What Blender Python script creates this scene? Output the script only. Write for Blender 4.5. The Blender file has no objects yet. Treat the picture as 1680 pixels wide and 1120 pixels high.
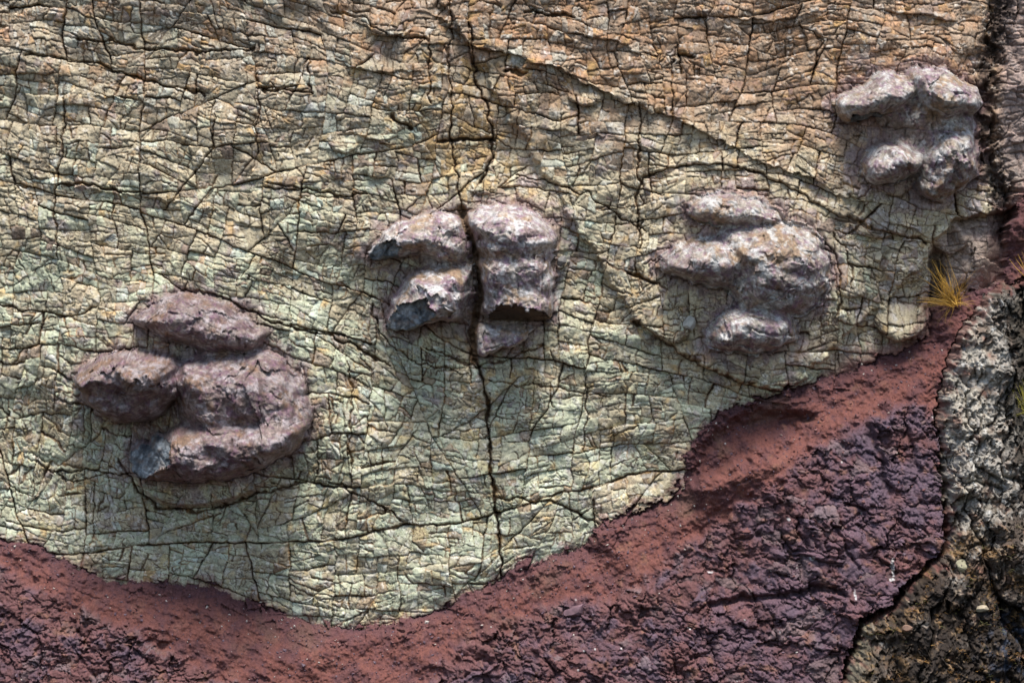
import bpy, math, random
import numpy as np
from mathutils import Vector

S = bpy.context.scene
C = S.collection
random.seed(7)
PX = 400.0                      # 400 design units per metre
DIST = 16.0

# ------------------------------------------------------------------ camera, sky, sun, exposure
cam = bpy.data.objects.new('camera', bpy.data.cameras.new('camera'))
C.objects.link(cam); S.camera = cam
cam.location = (0, -DIST, 0)
cam.rotation_euler = (math.radians(90), 0, 0)
cam.data.sensor_width = 36; cam.data.lens = 36 * DIST / 4.2
cam.data.clip_end = 200
S.render.resolution_x = 1024; S.render.resolution_y = 682

SUN_EL, SUN_AZ = math.radians(69), math.radians(12)      # azimuth: from the camera's side, a little to the right
w = bpy.data.worlds.new('World'); S.world = w; w.use_nodes = True
nt = w.node_tree; bg = nt.nodes['Background']
sky = nt.nodes.new('ShaderNodeTexSky'); sky.sky_type = 'NISHITA'; sky.sun_disc = False
sky.sun_elevation = SUN_EL; sky.sun_rotation = math.pi - SUN_AZ
sky.air_density = 1.0; sky.dust_density = 1.5; sky.ozone_density = 1.0
nt.links.new(sky.outputs[0], bg.inputs[0]); bg.inputs[1].default_value = 0.05
sl = bpy.data.lights.new('sun', 'SUN'); sl.energy = 1.5; sl.angle = math.radians(24); sl.color = (1, 0.96, 0.9)
so = bpy.data.objects.new('sun', sl); C.objects.link(so)
sd = Vector((math.sin(SUN_AZ) * math.cos(SUN_EL), -math.cos(SUN_AZ) * math.cos(SUN_EL), math.sin(SUN_EL)))
so.rotation_euler = sd.to_track_quat('Z', 'Y').to_euler(); so.location = (2, -10, 12)
S.view_settings.view_transform = 'Standard'; S.view_settings.look = 'None'
S.view_settings.gamma = 1; S.view_settings.use_curve_mapping = False
S.view_settings.exposure = 1.95
S.render.engine = 'CYCLES'

# ------------------------------------------------------------------ field tools
def axis(a, b, lo, hi, step, tail):
    d = np.arange(a, b + step, step)
    t = step * np.cumsum(1.17 ** np.arange(1, tail + 1)); 
    tl = d[0] - t / t[-1] * (a - lo); tr = d[-1] + t / t[-1] * (hi - b)
    return np.concatenate([tl[::-1], d, tr])
XS = axis(-28, 1708, -620, 2300, 1.36, 26)
YS = axis(-24, 1144, -620, 1740, 1.36, 26)
NX, NY = len(XS), len(YS)
X, Y = np.meshgrid(XS, YS); X = X.astype(np.float32); Y = Y.astype(np.float32)
AR = np.outer(np.gradient(YS), np.gradient(XS)).astype(np.float32)

def hsh(i, j, s):
    n = (i.astype(np.int64) * 374761393 + j.astype(np.int64) * 668265263 + s * 974634777) & 0xffffffff
    n = ((n ^ (n >> 13)) * 1274126177) & 0xffffffff
    return (n ^ (n >> 16)) & 0xffffffff
def perlin(x, y, s=0):
    xi = np.floor(x); yi = np.floor(y); xf = (x - xi); yf = (y - yi)
    i = xi.astype(np.int64); j = yi.astype(np.int64)
    u = xf * xf * xf * (xf * (xf * 6 - 15) + 10); v = yf * yf * yf * (yf * (yf * 6 - 15) + 10)
    i0 = int(i.min()); j0 = int(j.min()); ni = int(i.max()) - i0 + 2; nj = int(j.max()) - j0 + 2
    a = np.random.RandomState(s + 11).rand(nj, ni).astype(np.float32) * 2 * np.pi
    gx = np.cos(a); gy = np.sin(a); i = i - i0; j = j - j0
    def g(di, dj): return gx[j + dj, i + di] * (xf - di) + gy[j + dj, i + di] * (yf - dj)
    n0 = g(0, 0) * (1 - u) + g(1, 0) * u; n1 = g(0, 1) * (1 - u) + g(1, 1) * u
    return ((n0 * (1 - v) + n1 * v) * 1.6).astype(np.float32)
def perlin3(x, y, z, s=0):
    xi = np.floor(x); yi = np.floor(y); zi = np.floor(z); xf, yf, zf = x - xi, y - yi, z - zi
    i, j, k = [(a - a.min()).astype(np.int64) for a in (xi, yi, zi)]
    T = np.random.RandomState(s + 91).randn(3, k.max() + 2, j.max() + 2, i.max() + 2).astype(np.float32); T /= np.sqrt((T ** 2).sum(0)) + 1e-6
    f = lambda t: t * t * t * (t * (t * 6 - 15) + 10)
    u, v, w_ = f(xf), f(yf), f(zf); out = 0
    for a in (0, 1):
        for b in (0, 1):
            for c in (0, 1):
                g = T[:, k + c, j + b, i + a]
                out = out + (g[0] * (xf - a) + g[1] * (yf - b) + g[2] * (zf - c)) * (u if a else 1 - u) * (v if b else 1 - v) * (w_ if c else 1 - w_)
    return (out * 1.6).astype(np.float32)
CI = np.unique(np.append(np.arange(0, NX, 4), NX - 1)); CJ = np.unique(np.append(np.arange(0, NY, 4), NY - 1))
def lin(idx, n):
    k = np.clip(np.searchsorted(idx, np.arange(n), 'right') - 1, 0, len(idx) - 2); t = (np.arange(n) - idx[k]) / (idx[k + 1] - idx[k])
    return k, t.astype(np.float32)
KI, TI = lin(CI, NX); KJ, TJ = lin(CJ, NY); XC = X[np.ix_(CJ, CI)]; YC = Y[np.ix_(CJ, CI)]
def fbm(x, y, sc, o=4, s=0, rough=0.5, ridge=False):
    t = 0; a = 1; f = 1.0 / sc; tot = 0; grid = x is X and y is Y; cc_ = None
    for k in range(o):
        if grid and not ridge and 1 / f > 28:
            n = perlin(XC * f, YC * f, s * 17 + k); cc_ = a * n if cc_ is None else cc_ + a * n
        else:
            n = perlin(x * f, y * f, s * 17 + k)
            if ridge: n = 1 - 2 * np.abs(n)
            t = t + a * n
        tot += a; a *= rough; f *= 2.03
    if cc_ is not None:
        r = cc_[:, KI] * (1 - TI) + cc_[:, KI + 1] * TI; t = t + r[KJ] * (1 - TJ)[:, None] + r[KJ + 1] * TJ[:, None]
    return t / tot
def ss(a, b, x):
    t = np.clip((x - a) / (b - a), 0, 1); return t * t * (3 - 2 * t)
def seg_dist(x, y, p, closed=False):
    d = np.full(x.shape, 1e9, np.float32)
    pts = p + [p[0]] if closed else p
    for (ax, ay), (bx, by) in zip(pts[:-1], pts[1:]):
        ex, ey = bx - ax, by - ay
        t = np.clip(((x - ax) * ex + (y - ay) * ey) / (ex * ex + ey * ey + 1e-9), 0, 1)
        d = np.minimum(d, (x - ax - t * ex) ** 2 + (y - ay - t * ey) ** 2)
    return np.sqrt(d)
def smooth_poly(p, it=1):
    for _ in range(it):
        q = []
        for a, b in zip(p, p[1:] + p[:1]):
            q += [(a[0] * .75 + b[0] * .25, a[1] * .75 + b[1] * .25), (a[0] * .25 + b[0] * .75, a[1] * .25 + b[1] * .75)]
        p = q
    return p
def poly_sd(x, y, p):            # positive inside
    d = seg_dist(x, y, p, True); ins = np.zeros(x.shape, bool)
    for (ax, ay), (bx, by) in zip(p, p[1:] + p[:1]):
        if ay == by: continue
        c = ((ay > y) != (by > y)) & (x < (bx - ax) * (y - ay) / (by - ay) + ax)
        ins ^= c
    return np.where(ins, d, -d)

def fracture(u, v, area, levels, amin, seed, ids=None, diag=0.12, aspect=1.0, jit=9, strength=(1.0, 0.9), wpx=2.0, sizef=None):
    """recursive splitting by joint planes: returns block ids, distance to the nearest joint, joint openness"""
    R = np.random.RandomState(seed)
    sh = u.shape; u = u.ravel().astype(np.float64); v = v.ravel().astype(np.float64); a = area.ravel().astype(np.float64)
    ids = np.zeros(u.size, np.int64) if ids is None else ids.ravel().copy()
    D = np.full(u.size, 99.0); K = np.zeros(u.size)
    sf = np.ones(u.size) if sizef is None else sizef.ravel()
    st = strength[0]
    for L in range(levels):
        n = ids.max() + 1
        A = np.bincount(ids, a, n) + 1e-9
        cu = np.bincount(ids, a * u, n) / A; cv = np.bincount(ids, a * v, n) / A
        su = np.sqrt(np.maximum(np.bincount(ids, a * u * u, n) / A - cu * cu, 1e-6))
        sv = np.sqrt(np.maximum(np.bincount(ids, a * v * v, n) / A - cv * cv, 1e-6))
        sfc = np.bincount(ids, a * sf, n) / A
        go = A > amin * sfc * np.exp(R.randn(n) * 0.45) * 1.6
        if not go.any(): break
        bed = sv * aspect > su * np.exp(R.randn(n) * 0.25)
        th = np.where(bed, 90, 0) + R.randn(n) * jit
        dg = R.rand(n) < (diag if L > 4 else 0)
        th = np.where(dg, np.where(R.rand(n) < 0.7, 35, -40) + R.randn(n) * 10, th)
        th = np.radians(th); nu, nv = np.cos(th), np.sin(th)
        off = R.uniform(-0.75, 0.75, n) * np.where(bed, sv, su)
        stc = st * np.exp(R.randn(n) * 0.4)
        d = (u - cu[ids]) * nu[ids] + (v - cv[ids]) * nv[ids] - off[ids]
        g = go[ids]
        ad = np.where(g, np.abs(d), 99)
        D = np.minimum(D, ad)
        sk = stc[ids]; K = np.maximum(K, np.where(g, sk * np.exp(-(ad / (wpx * (0.5 + 0.5 * sk))) ** 1.5), 0))
        ids = ids * 2 + (g & (d > 0))
        pr = np.bincount(ids) > 0; ids = (np.cumsum(pr) - 1)[ids]
        st *= strength[1]
    return ids.reshape(sh), D.reshape(sh).astype(np.float32), K.reshape(sh).astype(np.float32)
def cell_vals(ids, seed, n=1, dist='n'):
    R = np.random.RandomState(seed); m = ids.max() + 1
    return [(R.randn(m) if dist == 'n' else R.rand(m)).astype(np.float32)[ids] for _ in range(n)]
def cell_tilt(ids, u, v, seed, amt, bias=0.0):
    """random plane on every cell"""
    R = np.random.RandomState(seed); i = ids.ravel(); n = i.max() + 1
    c = np.bincount(i, minlength=n) + 1e-9
    cu = (np.bincount(i, u.ravel(), n) / c)[ids]; cv = (np.bincount(i, v.ravel(), n) / c)[ids]
    a, b = R.randn(n)[ids] * amt, R.randn(n)[ids] * amt + bias
    return (np.clip(a * (u - cu) + b * (v - cv), -9, 9)).astype(np.float32)

# ------------------------------------------------------------------ outlines of the regions (design units, y down)
BANK = [(-700, 760), (-50, 862), (0, 878), (40, 888), (100, 915), (150, 938), (200, 950), (300, 955), (345, 960), (400, 980), (450, 1002), (520, 1022),
        (600, 1027), (680, 1010), (740, 987), (800, 964), (830, 941), (880, 917), (960, 890), (990, 864), (1050, 837), (1112, 810), (1126, 745),
        (1146, 706), (1200, 668), (1260, 652), (1340, 627), (1420, 597), (1480, 577), (1524, 548), (1530, 508), (1600, 482), (1636, 458), (1650, 430), (1656, 370),
        (1690, 315), (1760, 260), (2400, 240), (2400, 1900), (-700, 1900)]
MUD = [(-700, 830), (-40, 915), (0, 927), (60, 962), (130, 1000), (250, 1040), (330, 1088), (410, 1130), (500, 1230), (640, 1180), (700, 1120), (760, 1056), (850, 1014),
       (960, 980), (1060, 958), (1110, 905), (1180, 850), (1262, 800), (1330, 735), (1400, 698), (1500, 668), (1530, 690), (1540, 900),
       (1480, 960), (1400, 1120), (1380, 1900), (-700, 1900)]
CROP = [(2400, 400), (1700, 456), (1640, 464), (1612, 486), (1580, 530), (1550, 585), (1532, 640), (1524, 700), (1530, 800), (1526, 885), (1480, 930), (1440, 975),
        (1395, 1000), (1368, 1070), (1345, 1140), (1340, 1900), (2400, 1900)]
w1 = fbm(X, Y, 26, 4, 1) ; w2 = fbm(X, Y, 26, 4, 2)
sdB = poly_sd(X + w1 * 10, Y + w2 * 10, BANK) + fbm(X, Y, 8, 3, 20) * 5
sdM = poly_sd(X + w1 * 26, Y + w2 * 26, MUD) + 16
sdC = poly_sd(X + w1 * 9, Y + w2 * 12, CROP)

# ------------------------------------------------------------------ footprint casts
# each pad: outline, height, edge radius, how strongly its lower edge stands out, kind
WEBS = ['310,560 400,560 480,600 512,650 505,700 450,740 380,745 310,720 296,660 285,610', '676,372 760,350 860,350 905,400 905,500 860,530 780,545 700,500 690,430',
        '1180,350 1270,352 1345,390 1352,470 1310,520 1240,545 1200,530 1195,480 1180,420', '1430,150 1540,125 1596,160 1602,230 1590,300 1530,325 1470,270 1440,220']
def P(s, ox=0, oy=0, k=1.0): return [(float(a.split(',')[0]) * k + ox, float(a.split(',')[1]) * k + oy) for a in s.split()]
CASTS = [
 dict(label='largest three-toed footprint cast, dark purple, lowest and leftmost on the pale cliff', pads=[
   ('toe', P('217,521 238,498 275,484 314,479 364,490 404,514 446,542 440,562 421,574 379,584 330,574 286,562 250,546 225,535'), 50, 40, 0.0),
   ('toe', P('126,612 148,586 190,576 240,574 290,582 305,618 292,660 262,688 225,698 192,692 150,668 130,642'), 80, 30, -0.75),
   ('toe', P('212,752 222,726 256,712 292,694 340,676 400,664 470,664 512,680 502,722 462,758 392,786 314,792 250,786 218,776'), 88, 44, -0.2),
   ('heel_pad', P('286,590 340,580 400,574 440,574 476,594 498,614 505,645 516,666 512,700 457,726 350,726 292,690'), 72, 52, -0.15)]),
 dict(label='footprint cast split down the middle by the long vertical crack', pads=[
   ('toe', P('600,424 608,402 640,372 672,354 704,348 754,342 770,386 768,430 726,434 700,412 650,426'), 46, 30, 0.25),
   ('toe', P('630,526 646,488 666,450 700,436 740,430 768,434 774,479 768,518 704,534 652,544'), 66, 34, 0.2),
   ('heel_pad', P('754,346 804,334 851,332 897,352 918,378 914,408 902,432 850,440 795,436 780,400 768,371'), 62, 38, 0.1),
   ('heel_pad', P('782,410 850,400 906,410 910,505 902,526 854,528 790,524 786,470'), 62, 24, 0.0),
   ('rock_plate', P('774,552 782,528 830,526 890,538 850,562 812,578 790,585'), 26, 8, 0.3)]),
 dict(label='rounded grey-lilac footprint cast left of the golden grass tuft', pads=[
   ('toe', P('1126,340 1144,318 1183,312 1233,320 1276,340 1290,364 1240,376 1183,372 1144,368 1124,356'), 44, 28, 0.1),
   ('toe', P('1080,424 1094,406 1133,390 1183,380 1216,404 1220,444 1210,472 1180,480 1129,462 1086,450'), 68, 36, -0.1),
   ('toe', P('1150,552 1160,526 1190,502 1229,495 1268,502 1300,518 1312,540 1296,566 1244,580 1201,582 1164,574'), 54, 30, -0.15),
   ('heel_pad', P('1172,374 1230,358 1284,356 1333,374 1352,400 1360,431 1362,462 1354,494 1310,520 1261,524 1205,512 1180,460 1172,410'), 70, 70, -0.15)]),
 dict(label='uppermost footprint cast near the top right corner with bulging white edges', pads=[
   ('toe', P('1360,168 1402,137 1447,116 1482,120 1510,150 1484,176 1453,190 1420,200 1390,204 1374,194'), 62, 38, 0.2),
   ('heel_pad', P('1478,118 1501,105 1533,106 1568,122 1599,144 1613,166 1605,186 1576,196 1544,196 1510,190 1490,160'), 58, 38, 0.2),
   ('toe', P('1400,284 1412,250 1447,226 1482,226 1513,248 1510,276 1479,298 1447,308 1416,302'), 68, 36, 0.1),
   ('heel_pad', P('1506,238 1528,206 1568,202 1597,222 1609,262 1599,292 1568,316 1538,332 1506,326 1486,306 1500,276'), 66, 48, 0.0)]),
]
def blur(a, r):
    k = np.hanning(2 * r + 3)[1:-1]; k /= k.sum(); b = np.zeros_like(a); p_ = np.pad(a, ((r, r), (0, 0)), 'edge')
    for i, w_ in enumerate(k): b += w_ * p_[i:i + a.shape[0]]
    p_ = np.pad(b, ((0, 0), (r, r)), 'edge'); c_ = np.zeros_like(a)
    for i, w_ in enumerate(k): c_ += w_ * p_[:, i:i + a.shape[1]]
    return c_
# broken facets: plane cuts that flatten a pad: outline, cast index, pad index, (anchor x, y, height, slope x, slope y)
FACETS = [
 (P('212,772 219,736 268,709 290,712 292,742 240,780'), 0, 2, (250, 742, 58, 1.0, .1), 'blue-grey freshly broken stone face'),
 (P('630,536 652,494 676,484 700,478 713,498 710,518 684,534 652,556'), 1, 1, (672, 510, 50, .7, -.35), 'blue-grey broken stone face'),
 (P('600,430 612,404 628,396 650,388 658,405 650,424 612,440'), 1, 0, (630, 412, 28, .6, -.4), 'dark broken stone face'),
 (P('786,530 824,490 876,496 896,500 906,534 854,545'), 1, 3, (845, 500, 60, 0, -2.2), 'dark brown underside of the broken block'),
 (P('1388,206 1398,188 1434,180 1446,188 1420,212 1390,216'), 3, 0, (1420, 192, 30, .2, -1.1), 'grey broken stone face'),
]
Hc = np.zeros_like(X); Cast = np.zeros(X.shape, np.int16); Pad = np.zeros(X.shape, np.int16)
halo = np.zeros_like(X)
lum = fbm(X, Y, 44, 5, 31); lum2 = fbm(X, Y, 13, 4, 33, ridge=True)
padid = 0; PADS = {}
for ci, c in enumerate(CASTS):
    allp = [q for p in c['pads'] for q in p[1]]
    x0, x1 = min(q[0] for q in allp) - 90, max(q[0] for q in allp) + 90
    y0, y1 = min(q[1] for q in allp) - 90, max(q[1] for q in allp) + 90
    i0, i1 = np.searchsorted(XS, [x0, x1]); j0, j1 = np.searchsorted(YS, [y0, y1])
    sl_ = (slice(j0, j1), slice(i0, i1)); x = X[sl_]; y = Y[sl_]
    xa = x + w1[sl_] * 11 + fbm(x, y, 9, 2, 40) * 3; ya = y + w2[sl_] * 11 + fbm(x, y, 9, 2, 41) * 3
    best = np.zeros_like(x); lab = np.zeros(x.shape, np.int16); un = np.full(x.shape, -1e9, np.float32)
    web = poly_sd(xa, ya, smooth_poly(P(WEBS[ci]), 2)); best = (20, 20, 26, 36)[ci] * np.sqrt(1 - (1 - np.clip(web / 30, 0, 1)) ** 2) * (1 + .4 * lum[sl_])
    lab = np.where(web > 0, padid + 1 + (3 if ci in (0, 2, 3) else 2), 0).astype(np.int16) if False else lab
    cen = [(np.mean([q[0] for q in p[1]]), np.mean([q[1] for q in p[1]])) for p in c['pads']]
    hs = []
    for pi, (kind, poly, hh, r, low) in enumerate(c['pads']):
        padid += 1; PADS[padid] = (ci, kind, None)
        sp = smooth_poly(poly)
        d = poly_sd(xa, ya, sp); un = np.maximum(un, d)
        py0, py1 = min(q[1] for q in poly), max(q[1] for q in poly)
        g = np.clip((y - py0) / (py1 - py0), 0, 1)
        t = np.clip(d / (r * (.85 + .6 * g)), 0, 1); prof = np.maximum(1 - (1 - t) ** 2, 0) ** (.85 - .12 * ss(.1, .7, g))
        h = (1.5, 1.5, 1.5, 1.65)[ci] * hh * prof * np.clip(1 + low * (g - .5) * 1.5, .1, 2) * (1 + .16 * lum[sl_])
        h = np.where(d > 0, np.maximum(h, 0.01), 0)
        lab = np.where(h > best, padid, lab)
        k = 22.0 if kind != 'rock_plate' else 3.0
        both = np.clip(0.5 + 0.5 * (h - best) / k, 0, 1)
        best = best * (1 - both) + h * both + k * both * (1 - both) * (best > 0) * (h > 0)
    best = blur(best, 5) * (best > 0)
    best = best + np.clip(best / 14, 0, 1) * (lum[sl_] * 4 + lum2[sl_] * 1.2)
    if True:
        for fi, (fp, fc, fpi, (ax, ay, ah, sx, sy), fl) in enumerate(FACETS):
            if fc == ci:
                fd = poly_sd(xa, ya, fp)
                pl = ah + (x - ax) * sx + (y - ay) * sy + fbm(x, y, 12, 4, 50 + fi) * 3.5
                best = np.where((fd > 0) & (pl < best), np.maximum(pl, best * 0.25), best)
        best = np.where(lab > 0, np.maximum(best, .01), np.maximum(best, 0))
    dist = [ (x - a_) ** 2 + (y - b_) ** 2 for a_, b_ in cen]; near = np.argmin(dist, 0) + padid - len(cen) + 1
    lab = np.where((lab == 0) & (web > 0), near, lab).astype(np.int16); un = np.maximum(un, web)
    for fi, (fp, fc, fpi, pr, fl) in enumerate(FACETS):
        if fc == ci:
            base = [k for k, vv in PADS.items() if vv[0] == ci and vv[2] is None][0] + fpi
            padid += 1; PADS[padid] = (ci, 'broken_face', fl)
            fd = poly_sd(xa, ya, fp); lab = np.where((fd > 0) & (lab == base), padid, lab)
    on = lab > 0; Hc[sl_] = np.where(on, best, Hc[sl_]); Cast[sl_] = np.where(on, ci + 1, Cast[sl_]); Pad[sl_] = np.where(on, lab, Pad[sl_])
    halo[sl_] = np.maximum(halo[sl_], np.exp(-np.maximum(-un, 0) / 30.0) * (un > -88))
FACE_IDS = [k for k, vv in PADS.items() if vv[1] == 'broken_face']
isface = np.isin(Pad, FACE_IDS)

# ------------------------------------------------------------------ hand-placed cracks and ledges of the cliff
CR = [  # points, half width, depth
 (P('757,343 768,372 776,405 783,440 788,478 782,512 776,545 778,590'), 7.0, 46),
 (P('778,590 792,620 801,660 803,720 806,770 812,820 820,880 824,945'), 4.0, 20),
 (P('757,343 748,300 745,255 738,215 741,160 736,100 742,40 738,-30'), 2.2, 9), (P('772,40 778,90 784,140 799,170 806,215 805,262 790,300'), 3.2, 13),
 (P('702,60 704,110 708,172'), 2.2, 9), (P('1050,170 1049,260 1047,330 1049,410'), 2.6, 10), (P('1106,100 1100,150 1104,190'), 2.2, 9),
 (P('40,88 95,96 150,104 220,126 280,140 335,152'), 2.6, 12), (P('128,66 185,68 240,80 330,86 420,80'), 2.4, 11),
 (P('95,302 140,304 170,308 240,318'), 3.0, 14), (P('430,145 470,150 512,157'), 2.6, 12), (P('440,298 500,308 562,320 604,318'), 2.4, 12),
 (P('105,160 106,250 92,302 90,360 96,420'), 2.0, 9), (P('422,120 424,190 420,250'), 2.0, 8), (P('506,96 510,160'), 2, 8), (P('352,190 350,240 300,310 270,345'), 2, 8),
 (P('228,514 262,494 300,478 348,481 400,506 450,529 520,545 590,572 640,600'), 2.8, 12), (P('400,506 398,560 408,600'), 1.8, 6),
 (P('195,752 225,800 262,832 320,840 380,826 430,806 500,790'), 3.2, 14),
 (P('540,788 580,806 615,826 664,852'), 2.2, 10), (P('815,815 860,820 905,824 945,838 980,860'), 2.8, 12),
 (P('1040,528 1080,548 1110,572 1150,598 1220,628 1290,646'), 3.4, 14), (P('1055,292 1100,276 1170,268 1250,286 1320,322 1372,352 1440,372 1522,402'), 3.0, 13),
 (P('850,290 905,302 960,318 1010,352 1060,380'), 2.2, 9), (P('1350,392 1372,430 1378,480 1370,520'), 2.4, 10), (P('1362,382 1390,420 1396,470'), 1.8, 7),
 (P('700,570 740,585 778,602 830,590 890,566'), 2.6, 10), (P('610,500 622,545 650,572 700,600 770,612'), 2.4, 10),
 (P('904,636 906,668'), 2, 8), (P('960,610 962,680 958,740'), 1.8, 7), (P('806,626 850,632 905,634 1000,650'), 1.8, 7), (P('540,20 600,30 650,60 700,66'), 2, 8),
 (P('0,500 60,512 110,520 160,505'), 2, 8), (P('60,760 120,790 175,775'), 2, 7), (P('155,790 156,880'), 1.6, 6), (P('570,590 578,650 574,720 580,790'), 1.8, 7),
 (P('1310,40 1350,70 1330,120'), 2, 7), (P('640,190 676,212'), 5, 18), (P('860,20 940,28'), 3, 14), (P('1112,88 1135,95'), 4, 16), (P('830,116 862,122'), 4, 18),
]
# ledges: the side named stands proud, dropping sharply along the line
LEDGES = [
 (P('1040,528 1080,548 1110,572 1150,598 1220,628 1290,646'), 14, 26), (P('1055,292 1100,276 1170,268 1250,286 1320,322 1372,352 1440,372 1522,402'), 12, 14), (P('1370,305 1410,330 1440,352 1490,372 1525,384'), 18, 18),
 (P('690,12 735,36 775,70 850,92 930,116 1010,160 1100,188 1190,232 1260,268 1330,290 1372,318 1420,345'), 20, 16),
 (P('120,150 230,165 340,196 420,206 500,212'), 5, 14), (P('0,265 100,300 200,318 300,330 420,372 520,385'), 6, 14),
 (P('420,440 500,452 560,470 640,500'), 6, 14), (P('900,45 960,60 1010,64 1060,92'), 10, 14), (P('1180,24 1260,34 1330,24'), 8, 12), (P('1460,20 1540,26 1580,40'), 10, 14),
 (P('560,110 640,118 700,116'), 8, 12), (P('820,200 900,212 1000,222 1090,250'), 6, 16), (P('1405,325 1450,345 1490,372 1524,390'), 14, 20), (P('560,210 600,228 650,238'), 8, 14),
]
# bedding-parallel coordinates that bend round the casts
slope = 0.20 - 0.16 * ss(200, 900, X) - 0.10 * ss(500, 900, Y)
U = X + 0.04 * (Y - 560) + fbm(X, Y, 150, 2, 3) * 16 + w1 * 4 + fbm(X, Y, 9, 2, 5) * 1.3
V = Y - slope * (X - 840) * 0.8 + fbm(X, Y, 240, 2, 4) * 24 + w2 * 4 + fbm(X, Y, 9, 2, 6) * 1.3
for (cx, cy, rx, ry) in ((320, 650, 260, 190), (765, 460, 200, 150), (1235, 440, 230, 170), (1490, 220, 170, 150)):
    e = np.exp(-(((X - cx) / rx) ** 2 + ((Y - cy) / ry) ** 2)); V = V - (Y - cy) * 0.42 * e; U = U + (X - cx) * 0.1 * e

sizef = np.exp(fbm(X, Y, 120, 2, 8) * 1.3) * (1 + 1.3 * ss(560, 640, Y) * ss(780, 830, X)) * (1 + 0.6 * ss(760, 860, Y)) * (1 - .45 * np.exp(-((X - 740) / 70) ** 2))
wall = (Cast == 0) & (sdB < 0)
blk, D1, K1 = fracture(U, V, AR, 14, 1900, 21, diag=0.07, aspect=1.35, strength=(.72, 1.0), wpx=1.05, sizef=sizef)
sub, D2, K2 = fracture(U + fbm(X, Y, 16, 3, 61) * 2.2, V + fbm(X, Y, 16, 3, 62) * 2.2, AR, 7, 300, 22, ids=blk, diag=0.25, jit=14, aspect=1.3, strength=(.8, .95), wpx=.9,
                       sizef=np.exp(fbm(X, Y, 70, 3, 9) * 3.0))
chip, D5, K5 = fracture(U + fbm(X, Y, 10, 2, 63) * 3, V + fbm(X, Y, 10, 2, 64) * 3, AR, 7, 40, 28, ids=sub, diag=.3, jit=18, strength=(.8, .95), wpx=.8, sizef=np.exp(fbm(X, Y, 60, 3, 65) * 3.0 + .3))
mj, D3, K3 = fracture(X * 0.8 + Y * 0.25 + fbm(X, Y, 22, 4, 11) * 12, Y - X * 0.22 + fbm(X, Y, 22, 4, 12) * 12, AR, 16, 130, 23, diag=0.2, aspect=1.5, jit=16,
                      strength=(1.3, 0.93), wpx=1.9, sizef=np.exp(fbm(X, Y, 80, 2, 13) * 1.1))
mjs, D3b, K3b = fracture(X + fbm(X, Y, 30, 4, 14) * 22, Y * 1.0 - .3 * X + fbm(X, Y, 30, 4, 15) * 22, AR, 12, 1500, 24, diag=0.25, jit=18, aspect=1.4, strength=(1.4, .92), wpx=2.4)
oc, D4, K4 = fracture(X * 1.2 + .28 * Y + fbm(X, Y, 30, 4, 16) * 18, (Y - .2 * X) * .6 + fbm(X, Y, 30, 4, 17) * 24, AR, 16, 120, 25, diag=0.35, aspect=.8, jit=25, strength=(1.3, .93), wpx=2.2)
ocb, D4b, K4b = fracture(X + fbm(X, Y, 60, 3, 18) * 30, Y * .8 + fbm(X, Y, 60, 3, 19) * 30, AR, 12, 2600, 26, diag=0.3, aspect=.8, jit=20, strength=(1.3, .93), wpx=3.2)

fine = fbm(X, Y, 7, 3, 70); rid = fbm(X, Y, 22, 4, 71, ridge=True)
c1, = cell_vals(blk, 101); s1, s2 = cell_vals(sub, 102, 2)
sdB = sdB + np.where(np.abs(sdB) < 30, s1 * 2.6 + c1 * 2.5, 0)
sdC = sdC + fbm(X, Y, 9, 3, 99) * 6
# cliff height
H = fbm(X, Y, 330, 3, 80) * 34 + fbm(X, Y, 110, 3, 81) * 13
H += 19 * np.exp(-((X - 1290) / 220) ** 2 - np.abs((Y - 450) / 165) ** 3) + 12 * np.exp(-((X - 320) / 210) ** 2 - ((Y - 640) / 160) ** 2)
rnd = ss(-.6, .5, fbm(X, Y, 70, 2, 86))
pillow = ((1 - np.exp(-D1 / 2.5)) * 1.8 + (1 - np.exp(-(D1 / 15.0) ** 1.5)) * 5.5 * rnd) * (0.55 + 0.45 * ss(-.4, .5, fbm(X, Y, 160, 2, 82) + .35 * ss(600, 200, X)))
ch1, ch2 = cell_vals(chip, 105, 2)
H += c1 * 1.1 + pillow + cell_tilt(blk, X, Y, 103, .05, .02) + s1 * .45 + ((1 - np.exp(-D2 / 1.6)) * .8 + (1 - np.exp(-(D2 / 7.0) ** 1.5)) * 2.2 * rnd) * ss(-.5, .3, fbm(X, Y, 60, 2, 108)) + cell_tilt(sub, X, Y, 104, .07, .03)
rg = ss(-.5, .4, fbm(X, Y, 45, 3, 106)); H += (ch1 * .4 + cell_tilt(chip, X, Y, 107, .12, .03) - np.clip(K5, 0, 1) * 2.8 * ss(-.3, .4, fbm(X, Y, 22, 3, 88))) * (.35 + .65 * rg)
yc = 1 - np.exp(-D1 / 5)
H += (Y - 560) * 0.0 + fine * .7 + fbm(X, Y, 30, 3, 87) * 3.2
H -= np.clip(K1, 0, 1.6) * 9 * (.08 + .92 * ss(-.35, .35, fbm(X, Y, 40, 2, 83))) + np.clip(K2, 0, 1.2) * 4.2 * ss(-.6, .35, fbm(X, Y, 30, 2, 84))
xj = X + fbm(X, Y, 24, 4, 90) * 9; yj = Y + fbm(X, Y, 24, 4, 91) * 9
crk = np.zeros_like(X)
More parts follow.
